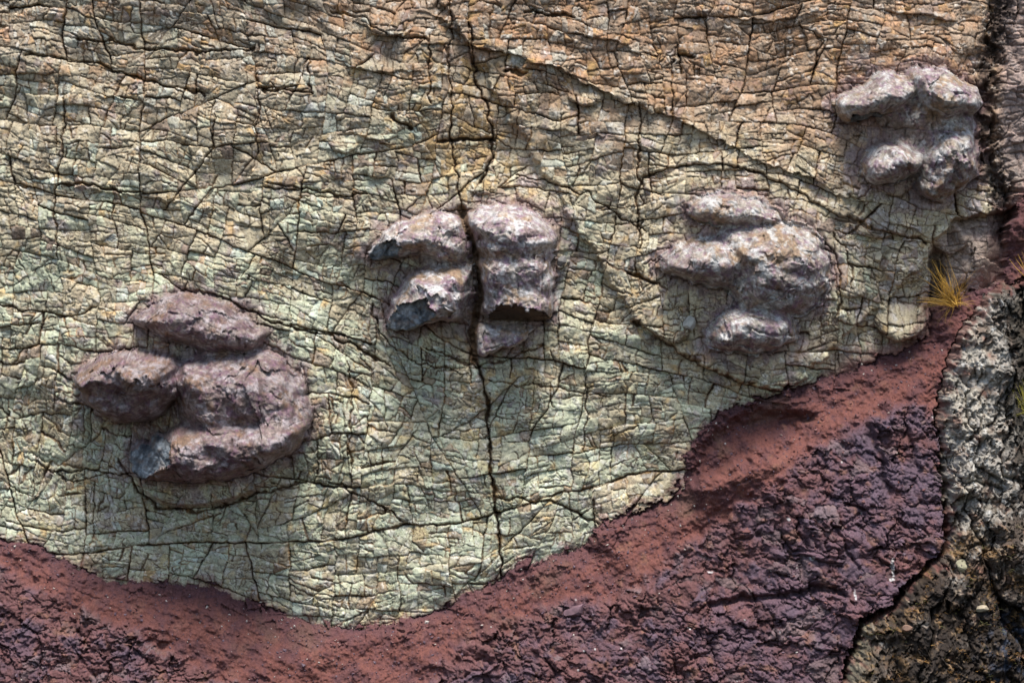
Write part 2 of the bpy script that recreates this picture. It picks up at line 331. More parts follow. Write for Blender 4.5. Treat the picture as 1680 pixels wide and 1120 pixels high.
for pts, hw, dep in CR:
    ax0, ax1 = min(p[0] for p in pts) - 30, max(p[0] for p in pts) + 30; ay0, ay1 = min(p[1] for p in pts) - 30, max(p[1] for p in pts) + 30
    i0, i1 = np.searchsorted(XS, [ax0, ax1]); j0, j1 = np.searchsorted(YS, [ay0, ay1]); q = (slice(j0, j1), slice(i0, i1))
    big = dep > 30
    d = seg_dist(*( (X[q] + w1[q] * 4, Y[q]) if big else (xj[q], yj[q])), pts)
    g = np.exp(-(d / (hw * (1 if big else (.65 + .5 * fbm(X[q], Y[q], 30, 2, 92))))) ** (4 if big else 2))
    H[q] -= dep * g * (0 if big else 1); crk[q] = np.maximum(crk[q], g)
    if big: maincrack = (q, g)
# ledges
def side_of(x, y, pts):
    best = np.full(x.shape, 1e9, np.float32); sg = np.zeros_like(x); dd = np.zeros_like(x); endw = np.zeros_like(x)
    n = len(pts) - 1
    for k, ((ax, ay), (bx, by)) in enumerate(zip(pts[:-1], pts[1:])):
        ex, ey = bx - ax, by - ay; l2 = ex * ex + ey * ey
        tr = ((x - ax) * ex + (y - ay) * ey) / l2; t = np.clip(tr, 0, 1)
        d2 = (x - ax - t * ex) ** 2 + (y - ay - t * ey) ** 2
        m = d2 < best; best = np.where(m, d2, best); sg = np.where(m, np.sign((y - ay) * ex - (x - ax) * ey), sg)
        endw = np.where(m, (k + t) / n, endw)
    return np.sqrt(best) * sg, endw
Lg = np.zeros_like(X)
for pts, hh, fall in LEDGES:
    d, e = side_of(xj, yj, pts)             # negative = above the line
    prof = np.where(d < 0, np.exp(d / (fall * 2.2)), np.exp(-(d / 2.2) ** 2)) * ss(0, .12, e) * ss(1, .88, e) * (.5 + .5 * ss(-.4, .4, fbm(X, Y, 40, 2, 94)))
    Lg = np.maximum(Lg, hh * prof)
H += Lg
# platform above the big ledge stands forward of the beds below it
d, e = side_of(xj, yj, [(600, -200)] + LEDGES[0][0] + [(1530, 420), (1700, 520)])
H += 13 * ss(2, -5, d + fbm(X, Y, 30, 3, 93) * 14) * ss(1560, 1500, X)
# dark gully beside the top right corner and recess behind the grass
dg = seg_dist(xj, yj, P('1660,-620 1652,-20 1634,60 1620,120 1608,190 1622,270 1650,330 1662,380'))
dg = np.maximum(dg + fbm(X, Y, 18, 4, 95) * 9, 0)
H -= 34 * np.exp(-(dg / 15) ** 2) - (cell_tilt(ocb, X, Y, 98, .6) + cell_tilt(oc, X, Y, 100, .5)) * ss(38, 6, dg) + 14 * ss(1610, 1650, X)
REC = P('1524,398 1560,360 1650,340 1720,330 1720,520 1600,520 1527,560')
rsd = poly_sd(X + w1 * 9, Y + w2 * 9, REC); H += (cell_tilt(mjs, X, Y, 96, .5, .1) + 0) * np.maximum(ss(0, 8, rsd), .5 * ss(1630, 1660, X))
H -= 46 * ss(-1, 7, rsd)
H += 30 * np.exp(-((X - 1600) / 40) ** 2 - ((Y - 420) / 50) ** 2) * ss(0, 8, rsd)
H -= 26 * np.exp(-((X - 1541) / 12) ** 2 - ((Y - 450) / 50) ** 2) * ss(0, 8, rsd)
# nodules
NOD = np.zeros_like(X)
for (nx, ny, rx, ry, nh) in ((636, 34, 34, 26, 18), (650, 55, 16, 8, 10), (960, 158, 30, 15, 16), (1478, 522, 44, 32, 40), (1515, 560, 20, 22, 14), (620, 275, 20, 18, 9), (556, 272, 16, 22, 9),
                         (1100, 535, 30, 24, 14), (790, 305, 24, 14, 7), (920, 430, 9, 9, 10), (912, 448, 8, 7, 8), (565, 240, 22, 12, 9), (1440, 365, 50, 26, 14), (1590, 60, 40, 30, 8), (1480, 440, 34, 26, 9), (1395, 470, 26, 20, 7), (1560, 388, 30, 26, 22), (1460, 300, 40, 20, 10)):
    r = ((X + w1 * 6 - nx) / rx) ** 2 + ((Y + w2 * 6 - ny) / ry) ** 2
    nb = 1.6 * nh * np.clip(1 - r, 0, 1) ** .45 * (0.6 + 0.4 * np.clip((Y - ny) / ry, -1, 1)); H += nb; NOD = NOD + nb; H -= .25 * nh * np.exp(-((Y - ny - 1.15 * ry) / (.35 * ry)) ** 2 - ((X - nx) / rx) ** 2)
# undercut lip beneath the lowest cast, grooves round the casts
lip = poly_sd(X, Y, smooth_poly(P('208,760 240,812 278,832 330,834 384,822 430,804 480,760 470,740 250,740')))
H += 26 * ss(0, 9, lip)
H += 20 * halo ** .5 - 20 * np.exp(-90 / 60.0) * (halo > 0) - 4 * np.exp(-((1 - halo) / .25) ** 2) * (Cast == 0) * halo

# bank height: soil slope, mudstone, outcrop
soil = 12 * (1 - np.exp(-np.maximum(sdB, 0) / 16)) + np.maximum(sdB, 0) * .5
clod, Dcl, Kcl = mj, D3, K3
soil_rel = fbm(X, Y, 80, 3, 110) * 18 + fbm(X, Y, 20, 3, 114, ridge=True) * 2.5 * ss(-.1, .4, fbm(X, Y, 90, 2, 115)) + fbm(X, Y - .5 * X, 14, 3, 111) * 2.6 + np.clip(fbm(X, Y, 4.5, 3, 112) - .12, 0, 1) * 4 + fbm(X + .5 * Y, (Y + .45 * (X - 700) * np.sign(X - 560)) * 3, 40, 4, 113) * 4
hs = soil + soil_rel
m1, m2 = cell_vals(mj, 120, 2); mb, = cell_vals(mjs, 121)
gate = ss(0, 26, sdM)
ctm = Cast > 0; YA = np.cumsum(np.concatenate([Y[:1], np.sqrt(np.diff(Y, axis=0) ** 2 + np.diff(blur(Hc, 2), axis=0) ** 2)]), axis=0)
def n3d(sc, o, s, sx=1.0, sy=1.0, rough=.5, ridge=False):
    out = np.zeros_like(X); a = 1; f = 1 / sc; tot = 0; xs, ys, hs_ = X[ctm] * sx, (Y + .3 * Hc)[ctm] * sy, Hc[ctm]
    acc = 0
    for k in range(o):
        n = perlin3(xs * f + 50, ys * f + 50, hs_ * f + 50, s * 13 + k); n = 1 - 2 * np.abs(n) if ridge else n
        acc = acc + a * n; tot += a; a *= rough; f *= 2.03
    out[ctm] = acc / tot; return out * 1.25
mch, Dm5, Km5 = fracture(X + .3 * Y + fbm(X, Y, 10, 2, 66) * 3, Y - .3 * X + fbm(X, Y, 10, 2, 67) * 3, AR, 7, 34, 29, ids=mj, diag=.4, jit=25, aspect=1.4, strength=(.5, .9), wpx=1.0)
och, Do5, Ko5 = fracture(X + .3 * Y + fbm(X, Y, 10, 2, 68) * 3, Y - .3 * X + fbm(X, Y, 10, 2, 69) * 3, AR, 7, 34, 30, ids=oc, diag=.4, jit=25, aspect=.8, strength=(.5, .9), wpx=1.0)
mc1, = cell_vals(mch, 126); och1, och2 = cell_vals(och, 127, 2)
rmu = mc1 * .8 + cell_tilt(mch, X, Y, 128, .4, .1) + fine * 1.0
roughm = ss(-.5, .3, fbm(X, Y, 90, 3, 122))
mrel = rmu + m1 * 1.7 + (1 - np.exp(-D3 / 3.0)) * 3.6 + cell_tilt(mj, X, Y, 123, .3) - np.clip(K3, 0, 1.4) * 4.0 + cell_tilt(mjs, X, Y, 124, .16) + mb * 2.8 - np.clip(K3b, 0, 1.2) * 5 + fbm(X, Y, 70, 3, 125) * 12 + (1 - np.exp(-D3b / 8)) * 4
hm = soil + 16 + mrel * (.35 + .65 * roughm) + soil_rel * .3
for pts, dep, hw in ((P('1160,985 1230,972 1290,966 1335,952 1370,965'), 24, 5), (P('1352,850 1372,880 1392,925'), 12, 3), (P('1412,690 1432,740 1445,800'), 14, 6), (P('1472,680 1484,730 1494,770'), 12, 5),
                     (P('1180,745 1230,742 1290,750'), 10, 5), (P('1480,870 1460,845 1380,862'), 8, 3), (P('930,1110 900,1080 880,1040'), 6, 3)):
    dd_ = seg_dist(xj, yj, pts); hm -= dep * np.exp(-(dd_ / hw) ** 2)
hb = hs * (1 - gate) + hm * gate
stp = side_of(xj, yj, P('1120,808 1180,790 1240,768 1300,738 1350,700 1440,660 1525,610'))
hb += 14 * ss(-14, 6, stp[0]) * np.exp(-np.maximum(stp[0], 0) / 60) * ss(0, .1, stp[1]) * ss(1, .9, stp[1])
# steep red face left of the mudstone buttress
fpd = poly_sd(X + w1 * 14, Y + w2 * 14, smooth_poly(P('1116,800 1124,742 1146,704 1200,670 1270,655 1345,672 1338,700 1290,728 1230,760 1170,792')))
hb -= 42 * ss(0, 30, fpd)
hb += 12 * ss(1112, 1135, X) * ss(820, 790, Y - (1200 - X) * .1) * ss(0, 14, sdB) * ss(1350, 1250, X)
o1, = cell_vals(oc, 130); ob1, = cell_vals(ocb, 131)
orel = och1 * .9 + cell_tilt(och, X, Y, 129, .4, .1) + fine * 1.0 + o1 * 2.0 + cell_tilt(oc, X, Y, 132, .4) + (1 - np.exp(-D4 / 3)) * 3 - np.clip(K4, 0, 1.3) * 4 + ob1 * 8 + cell_tilt(ocb, X, Y, 133, .5) - np.clip(K4b, 0, 1.2) * 12 + fbm(X, Y, 80, 3, 134) * 26 + (1 - np.exp(-D4b / 12)) * 9 + fbm(X + .4 * Y, Y * .35, 16, 3, 135, ridge=True) * 1.5
baseo = 92 + 0.14 * np.maximum(Y - 500, 0) - 66 * ss(1625, 1690, X) * ss(1000, 800, Y) - 60 * ss(1560, 1640, X) * ss(880, 960, Y)
ho = baseo * (1 - np.exp(-np.maximum(sdC, 0) / 12)) + orel * ss(0, 18, sdC) + soil * .5
inC = sdC > 0
bankH = np.where(inC, np.maximum(ho, hb * .4), hb)
inB = (sdB > 0) | inC
Hb0 = H.copy()
# soil lies on the cliff: take whichever stands further out near the contact
bankfull = np.where(inB, bankH + 2 * ss(0, 4, np.maximum(sdB, sdC)), -99) + np.where(inB, fbm(X, Y, 330, 3, 80) * 34 * np.exp(-np.maximum(sdB, 0) / 60), 0)
Htot = np.where(inB, bankfull, H)
# casts: own relief joined to the wall, with lower sides hanging over
ct = Cast > 0
cell_r, Dr, Kr = fracture(X + fbm(X, Y, 22, 4, 140) * 14, YA + fbm(X, Y, 22, 4, 141) * 14, AR, 14, 420, 27, diag=.4, jit=30, strength=(.6, .95), wpx=1.3, sizef=np.exp(fbm(X, Y, 60, 2, 142) * 1.6))
cch, D6, K6 = fracture(X + fbm(X, Y, 10, 2, 147) * 4, YA + fbm(X, Y, 10, 2, 148) * 4, AR, 7, 50, 31, ids=cell_r, diag=.4, jit=30, strength=(.5, .9), wpx=1.0, sizef=np.exp(fbm(X, Y, 40, 3, 149) * 2.5))
cch1, cch2 = cell_vals(cch, 150, 2); rgc = ss(-.35, .35, fbm(X, Y, 40, 3, 151))
crough = (cch1 * .6 + cell_tilt(cch, X, YA, 152, .24)) * (.2 + .8 * rgc) + cell_tilt(cell_r, X, YA, 143, .15) + n3d(14, 4, 144, ridge=True, sy=1.6) * 1.6 + n3d(6, 2, 146) * 1.0 + n3d(36, 2, 145) * 4 - np.clip(Kr, 0, 1) * 1.6 * ss(-.1, .5, fbm(X, Y, 40, 2, 146))
Hc = np.where(ct, np.maximum(Hc - 14 * np.exp(-((Y - 214 + .04 * (X - 1490)) / 15) ** 2 - ((X - 1440) / 60) ** 4) * (Cast == 4), .01), 0)
big_base = fbm(X, Y, 330, 3, 80) * 34 + 22
mH = ss(0, 26, Hc); Htot = np.where(ct, Hc + H * (1 - mH) + big_base * mH + mH * .75 * crough * np.where(isface, .45, 1), Htot)
q, g = maincrack
Htot[q] -= (23 + 22 * fbm(X, Y, 12, 3, 97)[q]) * g * ss(0, 25, Hc[q] + 14)
Htot -= np.where(ct, (np.clip(K1, 0, 1.4) * 6.5 + np.clip(K2, 0, 1) * 2.5 * ss(0, .4, fbm(X, Y, 30, 2, 84))) * (.25 + .75 * ss(-.2, .35, fbm(X, Y, 50, 2, 85))), 0)
smallc = np.zeros_like(X)
for pts, hw, dep in ((P('752,398 800,382 812,370'), 1.6, 4), (P('716,352 724,380 722,402'), 1.5, 4), (P('1505,108 1518,150 1526,200 1528,250'), 2, 6), (P('330,500 322,560'), 1.5, 4), (P('352,520 336,575'), 1.8, 4)):
    d_ = seg_dist(xj, yj, pts); Htot -= dep * np.exp(-(d_ / hw) ** 2)
sag = Hc * np.where(ct, .12, 0) + np.where(wall, Lg * .25 + NOD * .3, 0)
Yd = Y + sag

# ------------------------------------------------------------------ colours (albedo, linear) of each region
def col(r, g, b): return np.array([r, g, b], np.float32)
def mix(a, b, m): return a * (1 - m[..., None]) + b * m[..., None]
n1 = fbm(X, Y, 90, 4, 200); n2 = fbm(X, Y, 36, 4, 201); n3 = fbm(X, Y, 14, 3, 202); n4 = fbm(X, Y, 50, 4, 203); n5 = fbm(X, Y, 26, 3, 204); n6 = fbm(X, Y, 5, 2, 205)
cb1, cb2, cb3 = cell_vals(blk, 210, 3); cs1, cs2, cs3 = cell_vals(sub, 211, 3)
one = np.ones(X.shape, np.float32)
green = ss(-.5, .6, n1 + .35 * cb1 + .25 * cs1 + .9 * ss(150, 600, Y) - .5 - 1.0 * ss(750, 1200, X) * ss(760, 560, Y))
base = mix(one[..., None] * col(.47, .40, .265), col(.425, .445, .315), green)
tan = ss(.0, 1.0, ss(300, -60, Y + n1 * 120 - .06 * X) * ss(200, 1000, X + n1 * 200) * 1.1 + .35 * ss(160, 0, Y) + .35 * ss(1000, 1400, X) * ss(420, 200, Y) + n2 * .5 + .12 * cb2 - .1)
base = mix(base, col(.35, .205, .115), tan * .92)
base = mix(base, col(.31, .235, .17), ss(.05, .75, n4 + .22 * cb3 + .35 * ss(240, 0, Y)) * .6)
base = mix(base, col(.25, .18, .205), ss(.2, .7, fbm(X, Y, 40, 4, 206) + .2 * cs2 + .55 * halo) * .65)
base = mix(base, col(.30, .245, .185), ss(460, -60, Y + n1 * 160) * .5)
base = mix(base, col(.42, .37, .355), ss(-.1, .5, n2 + .2 * cs2) * ss(1330, 1420, X) * ss(250, 330, Y) * .7)
base = mix(base, col(.24, .25, .225), ss(.3, .7, fbm(X, Y, 28, 4, 209) + .2 * cs3) * .55)
base = mix(base, col(.40, .19, .08), ss(.0, .6, n2 + .25 * cs3 + .25 * ss(500, 900, X)) * ss(260, 80, Y) * .5)
base = mix(base, col(.52, .42, .18), ss(.15, .6, n4 + .2 * cs2) * ss(450, 700, Y) * .5)
base = mix(base, col(.50, .31, .11), ss(.25, .9, n5 + .2 * cs3 + .7 * np.exp(-((X - 745) / 75) ** 2 - ((Y - 215) / 120) ** 2) + .25 * np.exp(-((X - 815) / 40) ** 2)) * .65)
base = mix(base, col(.30, .36, .33), (cs1 > 1.5) * .4 * ss(1300, 900, X))
base = mix(base, col(.28, .20, .14), (cs2 > 1.6) * .7 * one)
base = mix(base, col(.62, .59, .52), ss(.15, .6, n3 + .3 * n6 + .25 * ch1 + .2 * ss(500, 900, Y) - .1) * .5)
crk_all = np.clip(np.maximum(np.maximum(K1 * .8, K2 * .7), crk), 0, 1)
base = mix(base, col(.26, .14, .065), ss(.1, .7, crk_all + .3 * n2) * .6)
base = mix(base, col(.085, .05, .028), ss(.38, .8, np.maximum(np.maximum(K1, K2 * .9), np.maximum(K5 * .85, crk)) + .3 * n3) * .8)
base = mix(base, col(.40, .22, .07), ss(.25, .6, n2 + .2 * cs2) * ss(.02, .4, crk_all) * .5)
base = mix(base, col(.28, .22, .205), ss(1625, 1655, X) * .7)
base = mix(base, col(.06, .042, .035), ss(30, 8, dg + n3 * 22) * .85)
base = mix(base, col(.24, .13, .11), ss(40, 4, -sdB + n3 * 20) * ss(1330, 1400, X) * .8)
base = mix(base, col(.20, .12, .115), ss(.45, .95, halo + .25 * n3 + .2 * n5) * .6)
base = mix(base, col(.34, .25, .22), ss(2, 10, rsd) * .7)
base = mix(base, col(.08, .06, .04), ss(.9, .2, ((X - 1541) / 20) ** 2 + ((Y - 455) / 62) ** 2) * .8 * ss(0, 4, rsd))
base = mix(base, col(.16, .055, .05), ss(-12, 0, sdB + n3 * 12) * .55)
base = base * (1 + .10 * cs1 + .07 * cb2 + .10 * ch2 + .18 * n6)[..., None]
# casts
k1 = n3d(11, 4, 230, rough=.65); k2 = n3d(26, 4, 231); k3 = n3d(60, 3, 232); k4 = n3d(7, 3, 234)
cc = mix(one[..., None] * col(.25, .185, .17), col(.38, .335, .28), ss(-.3, .25, k2 + .4 * k1))
cc = mix(cc, col(.225, .125, .185), ss(.0, .3, k1 + .3 * n5 + .08 * cch2) * .75)
cc = mix(cc, col(.29, .19, .10), ss(.0, .4, k3 + .4 * n3 + .15 * k1 - .05) * .75)
cc = mix(cc, col(.10, .07, .055), ss(.3, .5, n3d(18, 4, 233) + .06 * cch1) * .55)
cc = mix(cc, col(.52, .51, .49), ss(-.05, .32, n3d(24, 5, 207, rough=.68) + .08 * cch1) * .8)
cc = cc * (.95 + .6 * k4)[..., None]
first = (Cast == 1)
cc = np.where(first[..., None], cc * col(.68, .60, .63), cc)
second = (Cast == 2); cc = np.where(second[..., None], cc * col(1.12, 1.10, 1.12), cc)
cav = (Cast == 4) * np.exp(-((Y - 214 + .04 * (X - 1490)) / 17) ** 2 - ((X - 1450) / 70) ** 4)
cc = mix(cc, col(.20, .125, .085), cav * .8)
toeB = (Pad == 2); 
edge1 = ss(16, 2, Hc + n3 * 18) * .65; cc = mix(cc, base, np.where(ct, np.clip(edge1 + .5 * ss(.1, .5, n4) * ss(30, 8, Hc), 0, 1), 0))
fc = mix(one[..., None] * col(.07, .08, .09), col(.26, .29, .31), ss(-.25, .35, fbm(X + Y * .4, Y * .7, 12, 4, 208, rough=.65)))
fc = mix(fc, col(.2, .15, .12), ss(.1, .5, n3 + .3 * n5) * .6)
brownf = np.isin(Pad, [k for k, v_ in PADS.items() if v_[2] and ('brown' in v_[2])])
fc = np.where(brownf[..., None], fc * 0 + col(.13, .085, .055), fc)
cc = np.where(isface[..., None], fc, cc)
q, g = maincrack
mc = np.zeros_like(X); mc[q] = g
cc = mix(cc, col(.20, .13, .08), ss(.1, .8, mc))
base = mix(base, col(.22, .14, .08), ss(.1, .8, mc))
# soil
sc = mix(one[..., None] * col(.165, .066, .054), col(.115, .052, .052), ss(-.2, .4, n2 + .3 * n3 + .5 * ss(12, 0, sdB)))
sc = mix(sc, col(.20, .088, .068), ss(.15, .7, n4 + .25 * n3))
sc = mix(sc, col(.20, .10, .065), ss(.2, .7, n5) * ss(820, 960, X) * .8)
sc = mix(sc, col(.075, .04, .048), ss(.2, .5, n6 + .5 * n3) * .5)
sc = mix(sc, col(.095, .05, .058), ss(38, 4, sdB + n2 * 60) * .55)
sc = mix(sc, col(.15, .085, .065), ss(.15, .6, n1 + .3 * n5) * .6)
# mudstone
ms = mix(one[..., None] * col(.125, .075, .092), col(.145, .068, .066), ss(-.25, .4, n1 + .35 * n3 + .3 * ss(1250, 1120, X) + .1 * m2))
ms = mix(ms, col(.10, .07, .092), ss(.05, .55, n4 + .15 * m1 + .35 * ss(1350, 1450, X) * ss(900, 800, Y)) * .85)
ms = mix(ms, col(.22, .11, .075), ss(.25, .6, n5 + .12 * m2) * .7)
ms = mix(ms, col(.17, .125, .13), ss(.9, 1.9, m2 + n3) * .7)
ms = ms * (1 + .2 * m1 * .5 + .2 * n6)[..., None]
ms = mix(ms, col(.17, .055, .045), ss(1300, 1180, X + n2 * 60) * ss(820, 790, Y) * .8)
spk = (hsh(np.floor(X / 3), np.floor(Y / 3), 5) % 1000 < 2) & (n2 > .1)
for (sx, sy, rx, ry) in ((1445, 920, 3, 14), (1443, 940, 5, 4), (1319, 908, 5, 3), (1385, 963, 2, 10), (1325, 1105, 4, 4), (1509, 912, 2, 8), (1160, 932, 5, 2), (1285, 850, 3, 3)):
    spk |= (((X + w1 * 8 - sx) / rx) ** 2 + ((Y + w2 * 8 - sy) / ry) ** 2) < 1
ms = mix(ms, col(.6, .58, .56), spk * .75)
# outcrop
ogr = ss(-.12, .6, fbm(X, Y, 30, 4, 220) + .10 * o1 + .22 * och1 + .75 * ss(900, 760, Y) * ss(1670, 1600, X) - .18)
oc_c = mix(one[..., None] * col(.07, .052, .04), col(.33, .30, .26), ogr)
oc_c = mix(oc_c, col(.50, .51, .50), ss(.15, .6, fbm(X, Y, 14, 3, 221) + .2 * och2) * ogr * .6)
oc_c = mix(oc_c, col(.42, .38, .30), ss(.0, .6, n1 + .3 * o1 + .5) * ss(1650, 1570, X + n2 * 30) * ss(900, 820, Y) * .45)
oc_c = mix(oc_c, col(.15, .085, .055), ss(.05, .5, n5 + .15 * o1) * .6)
oc_c = mix(oc_c, col(.26, .14, .04), ss(-.05, .4, n2 + .2 * och1) * ss(840, 900, Y) * .6)
oc_c = mix(oc_c, col(.022, .015, .011), ss(880, 960, Y + n2 * 60 + (1500 - X) * .2) * ss(1400, 1480, X + n3 * 30) * ss(.6, .15, n5 + .2 * och1) * .95)
oc_c = mix(oc_c, col(.02, .018, .012), ss(1610, 1670, X + n2 * 60) * ss(900, 700, Y) * .8)  # right edge: shadow of the recess painted into the rock colour
oc_c = mix(oc_c, col(.04, .05, .075), ss(1560, 1640, X + n3 * 30) * ss(960, 1020, Y) * ss(-.1, .4, n3))
pale = np.exp(-((X - (1375 - (Y - 1060) * .3)) / 24) ** 2) * ss(960, 1000, Y) * ss(-.4, .3, n2 + .3)
oc_c = mix(oc_c, col(.20, .18, .125), pale * .85)
oc_c = mix(oc_c, col(.25, .12, .09), ss(.45, .6, n5) * .5)
dirtE = ss(16, 2, sdC + n3 * 26 + n2 * 16)
oc_c = mix(oc_c, col(.15, .06, .05), dirtE * .8)
oc_c = oc_c * (1 + .15 * n6)[..., None]
bankcol = mix(mix(sc, ms, gate), oc_c, inC * one)
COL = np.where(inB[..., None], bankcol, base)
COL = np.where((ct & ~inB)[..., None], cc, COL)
COL = np.clip(COL, .004, .75)

# ------------------------------------------------------------------ materials
def rock_mat(name, rough=0.75, bump=0.35, scale=60, spec=0.35, tint=.22, dist=.006):
    m = bpy.data.materials.new(name); m.use_nodes = True; t = m.node_tree; b = t.nodes['Principled BSDF']
    a = t.nodes.new('ShaderNodeAttribute'); a.attribute_name = 'albedo'
    tc = t.nodes.new('ShaderNodeTexCoord')
    n = t.nodes.new('ShaderNodeTexNoise'); n.inputs['Scale'].default_value = scale; n.inputs['Detail'].default_value = 8; n.inputs['Roughness'].default_value = .7
    t.links.new(tc.outputs['Object'], n.inputs['Vector'])
    mr = t.nodes.new('ShaderNodeMapRange'); mr.inputs[1].default_value = .36; mr.inputs[2].default_value = .64; mr.inputs[3].default_value = 1 - tint; mr.inputs[4].default_value = 1 + tint
    t.links.new(n.outputs['Fac'], mr.inputs[0])
    v = t.nodes.new('ShaderNodeVectorMath'); v.operation = 'SCALE'; t.links.new(a.outputs['Color'], v.inputs[0]); t.links.new(mr.outputs[0], v.inputs['Scale'])
    t.links.new(v.outputs[0], b.inputs['Base Color'])
    n2_ = t.nodes.new('ShaderNodeTexNoise'); n2_.inputs['Scale'].default_value = scale * 2.2; n2_.inputs['Detail'].default_value = 6; n2_.inputs['Roughness'].default_value = .75
    t.links.new(tc.outputs['Object'], n2_.inputs['Vector'])
    bp = t.nodes.new('ShaderNodeBump'); bp.inputs['Strength'].default_value = bump; bp.inputs['Distance'].default_value = dist
    t.links.new(n2_.outputs['Fac'], bp.inputs['Height']); t.links.new(bp.outputs[0], b.inputs['Normal'])
    r = t.nodes.new('ShaderNodeMapRange'); r.inputs[1].default_value = .3; r.inputs[2].default_value = .7; r.inputs[3].default_value = rough - .14; r.inputs[4].default_value = min(1, rough + .14)
    t.links.new(n.outputs['Fac'], r.inputs[0]); t.links.new(r.outputs[0], b.inputs['Roughness'])
    b.inputs['Specular IOR Level'].default_value = spec
    return m
M_CL = rock_mat('fractured_sandstone', .8, .6, 90, .3, .3, .0035)
M_CA = rock_mat('cast_stone', .62, .9, 90, .45, .4, .005)
M_SO = rock_mat('red_soil', .95, .7, 140, .15, .3, .004)
M_MU = rock_mat('purple_mudstone', .85, .8, 100, .2, .3)
M_OC = rock_mat('lichen_rock', .8, .6, 70, .3, .3)
def plain(name, c, rough=.7, var=.25, sc=30):
    m = bpy.data.materials.new(name); m.use_nodes = True; t = m.node_tree; b = t.nodes['Principled BSDF']
    n = t.nodes.new('ShaderNodeTexNoise'); n.inputs['Scale'].default_value = sc; n.inputs['Detail'].default_value = 6
    tc = t.nodes.new('ShaderNodeTexCoord'); t.links.new(tc.outputs['Object'], n.inputs['Vector'])
    r = t.nodes.new('ShaderNodeValToRGB'); r.color_ramp.elements[0].position = .3; r.color_ramp.elements[1].position = .7
    r.color_ramp.elements[0].color = (*[x * (1 - var) for x in c], 1); r.color_ramp.elements[1].color = (*[min(1, x * (1 + var)) for x in c], 1)
    t.links.new(n.outputs['Fac'], r.inputs[0]); t.links.new(r.outputs[0], b.inputs['Base Color']); b.inputs['Roughness'].default_value = rough
    bp = t.nodes.new('ShaderNodeBump'); bp.inputs['Strength'].default_value = .5; bp.inputs['Distance'].default_value = .004
    t.links.new(n.outputs['Fac'], bp.inputs['Height']); t.links.new(bp.outputs[0], b.inputs['Normal'])
    return m

# ------------------------------------------------------------------ cut the surface into objects
VX = ((X - 840) / PX).ravel(); VZ = ((560 - Yd) / PX).ravel(); VY = (-Htot / PX).ravel()
CO = np.stack([VX, VY, VZ], 1).astype(np.float32); CL = COL.reshape(-1, 3).astype(np.float32)
jj, ii = np.meshgrid(np.arange(NY - 1), np.arange(NX - 1), indexing='ij')
v00 = (jj * NX + ii).ravel(); QF = np.stack([v00, v00 + NX, v00 + NX + 1, v00 + 1], 1)   # normals face the camera
def lab_of(a): return a[:-1, :-1].ravel()

def patch(name, faces, mat, parent=None, skirt=0.0):
    uv, inv = np.unique(faces, return_inverse=True); f = inv.reshape(-1, 4).astype(np.int64)
    co = CO[uv]; cl = CL[uv]
    if skirt:
        e = np.concatenate([f[:, [k, (k + 1) % 4]] for k in range(4)]); n = len(uv)
        key = np.minimum(e[:, 0], e[:, 1]) * n + np.maximum(e[:, 0], e[:, 1])
        _, idx, cnt = np.unique(key, return_index=True, return_counts=True)
        be = e[idx[cnt == 1]]; bv, binv = np.unique(be, return_inverse=True); binv = binv.reshape(-1, 2)
        cen = co.mean(0); back = co[bv].copy()
        back[:, 0] += (cen[0] - back[:, 0]) * .12; back[:, 2] += (cen[2] - back[:, 2]) * .12; back[:, 1] += skirt
        co = np.concatenate([co, back]); cl = np.concatenate([cl, cl[bv]])
        f = np.concatenate([f, np.stack([be[:, 1], be[:, 0], binv[:, 0] + n, binv[:, 1] + n], 1)])
    org = np.array([co[:, 0].mean(), co[:, 1].max(), co[:, 2].min()], np.float32) if parent is not None and parent.get('_o') is None and skirt else np.zeros(3, np.float32)
    me = bpy.data.meshes.new(name); me.vertices.add(len(co)); me.vertices.foreach_set('co', co.ravel())
    me.loops.add(f.size); me.loops.foreach_set('vertex_index', f.ravel().astype(np.int32))
    me.polygons.add(len(f)); me.polygons.foreach_set('loop_start', np.arange(0, f.size, 4, dtype=np.int32))
    a = me.attributes.new('albedo', 'FLOAT_COLOR', 'POINT'); a.data.foreach_set('color', np.concatenate([cl, np.ones((len(cl), 1), np.float32)], 1).ravel())
    me.update(calc_edges=True); me.materials.append(mat)
    o = bpy.data.objects.new(name, me); C.objects.link(o); o.parent = parent
    return o
def root(name, label=None, cat=None, kind=None, group=None):
    o = bpy.data.objects.new(name, None); C.objects.link(o)
    for k, v_ in (('label', label), ('category', cat), ('kind', kind), ('group', group)):
        if v_: o[k] = v_
    return o
def split(parent, piece, ids, mask, mat, n=300, rest='small_stones', skirt=.03, inframe=True):
    L = lab_of(ids); mk = lab_of(mask); vis = lab_of((X > -10) & (X < 1690) & (Y > -10) & (Y < 1130))
    cnt = np.bincount(L[mk & vis], minlength=L.max() + 1)
    order = np.argsort(-cnt)[:n]; order = order[cnt[order] > 60]
    sel = np.zeros(L.max() + 1, bool); sel[order] = True
    fm = np.where(mk)[0]; Lf = L[fm]
    big = fm[sel[Lf]]; so_ = np.argsort(L[big], kind='stable'); big = big[so_]; lb = L[big]
    cuts = np.flatnonzero(np.diff(lb)) + 1
    for grp in np.split(big, cuts):
        patch(piece, QF[grp], mat, parent, skirt)
    r = fm[~sel[Lf]]
    if len(r):
        o = patch(rest, QF[r], mat, parent); o['kind'] = 'stuff'

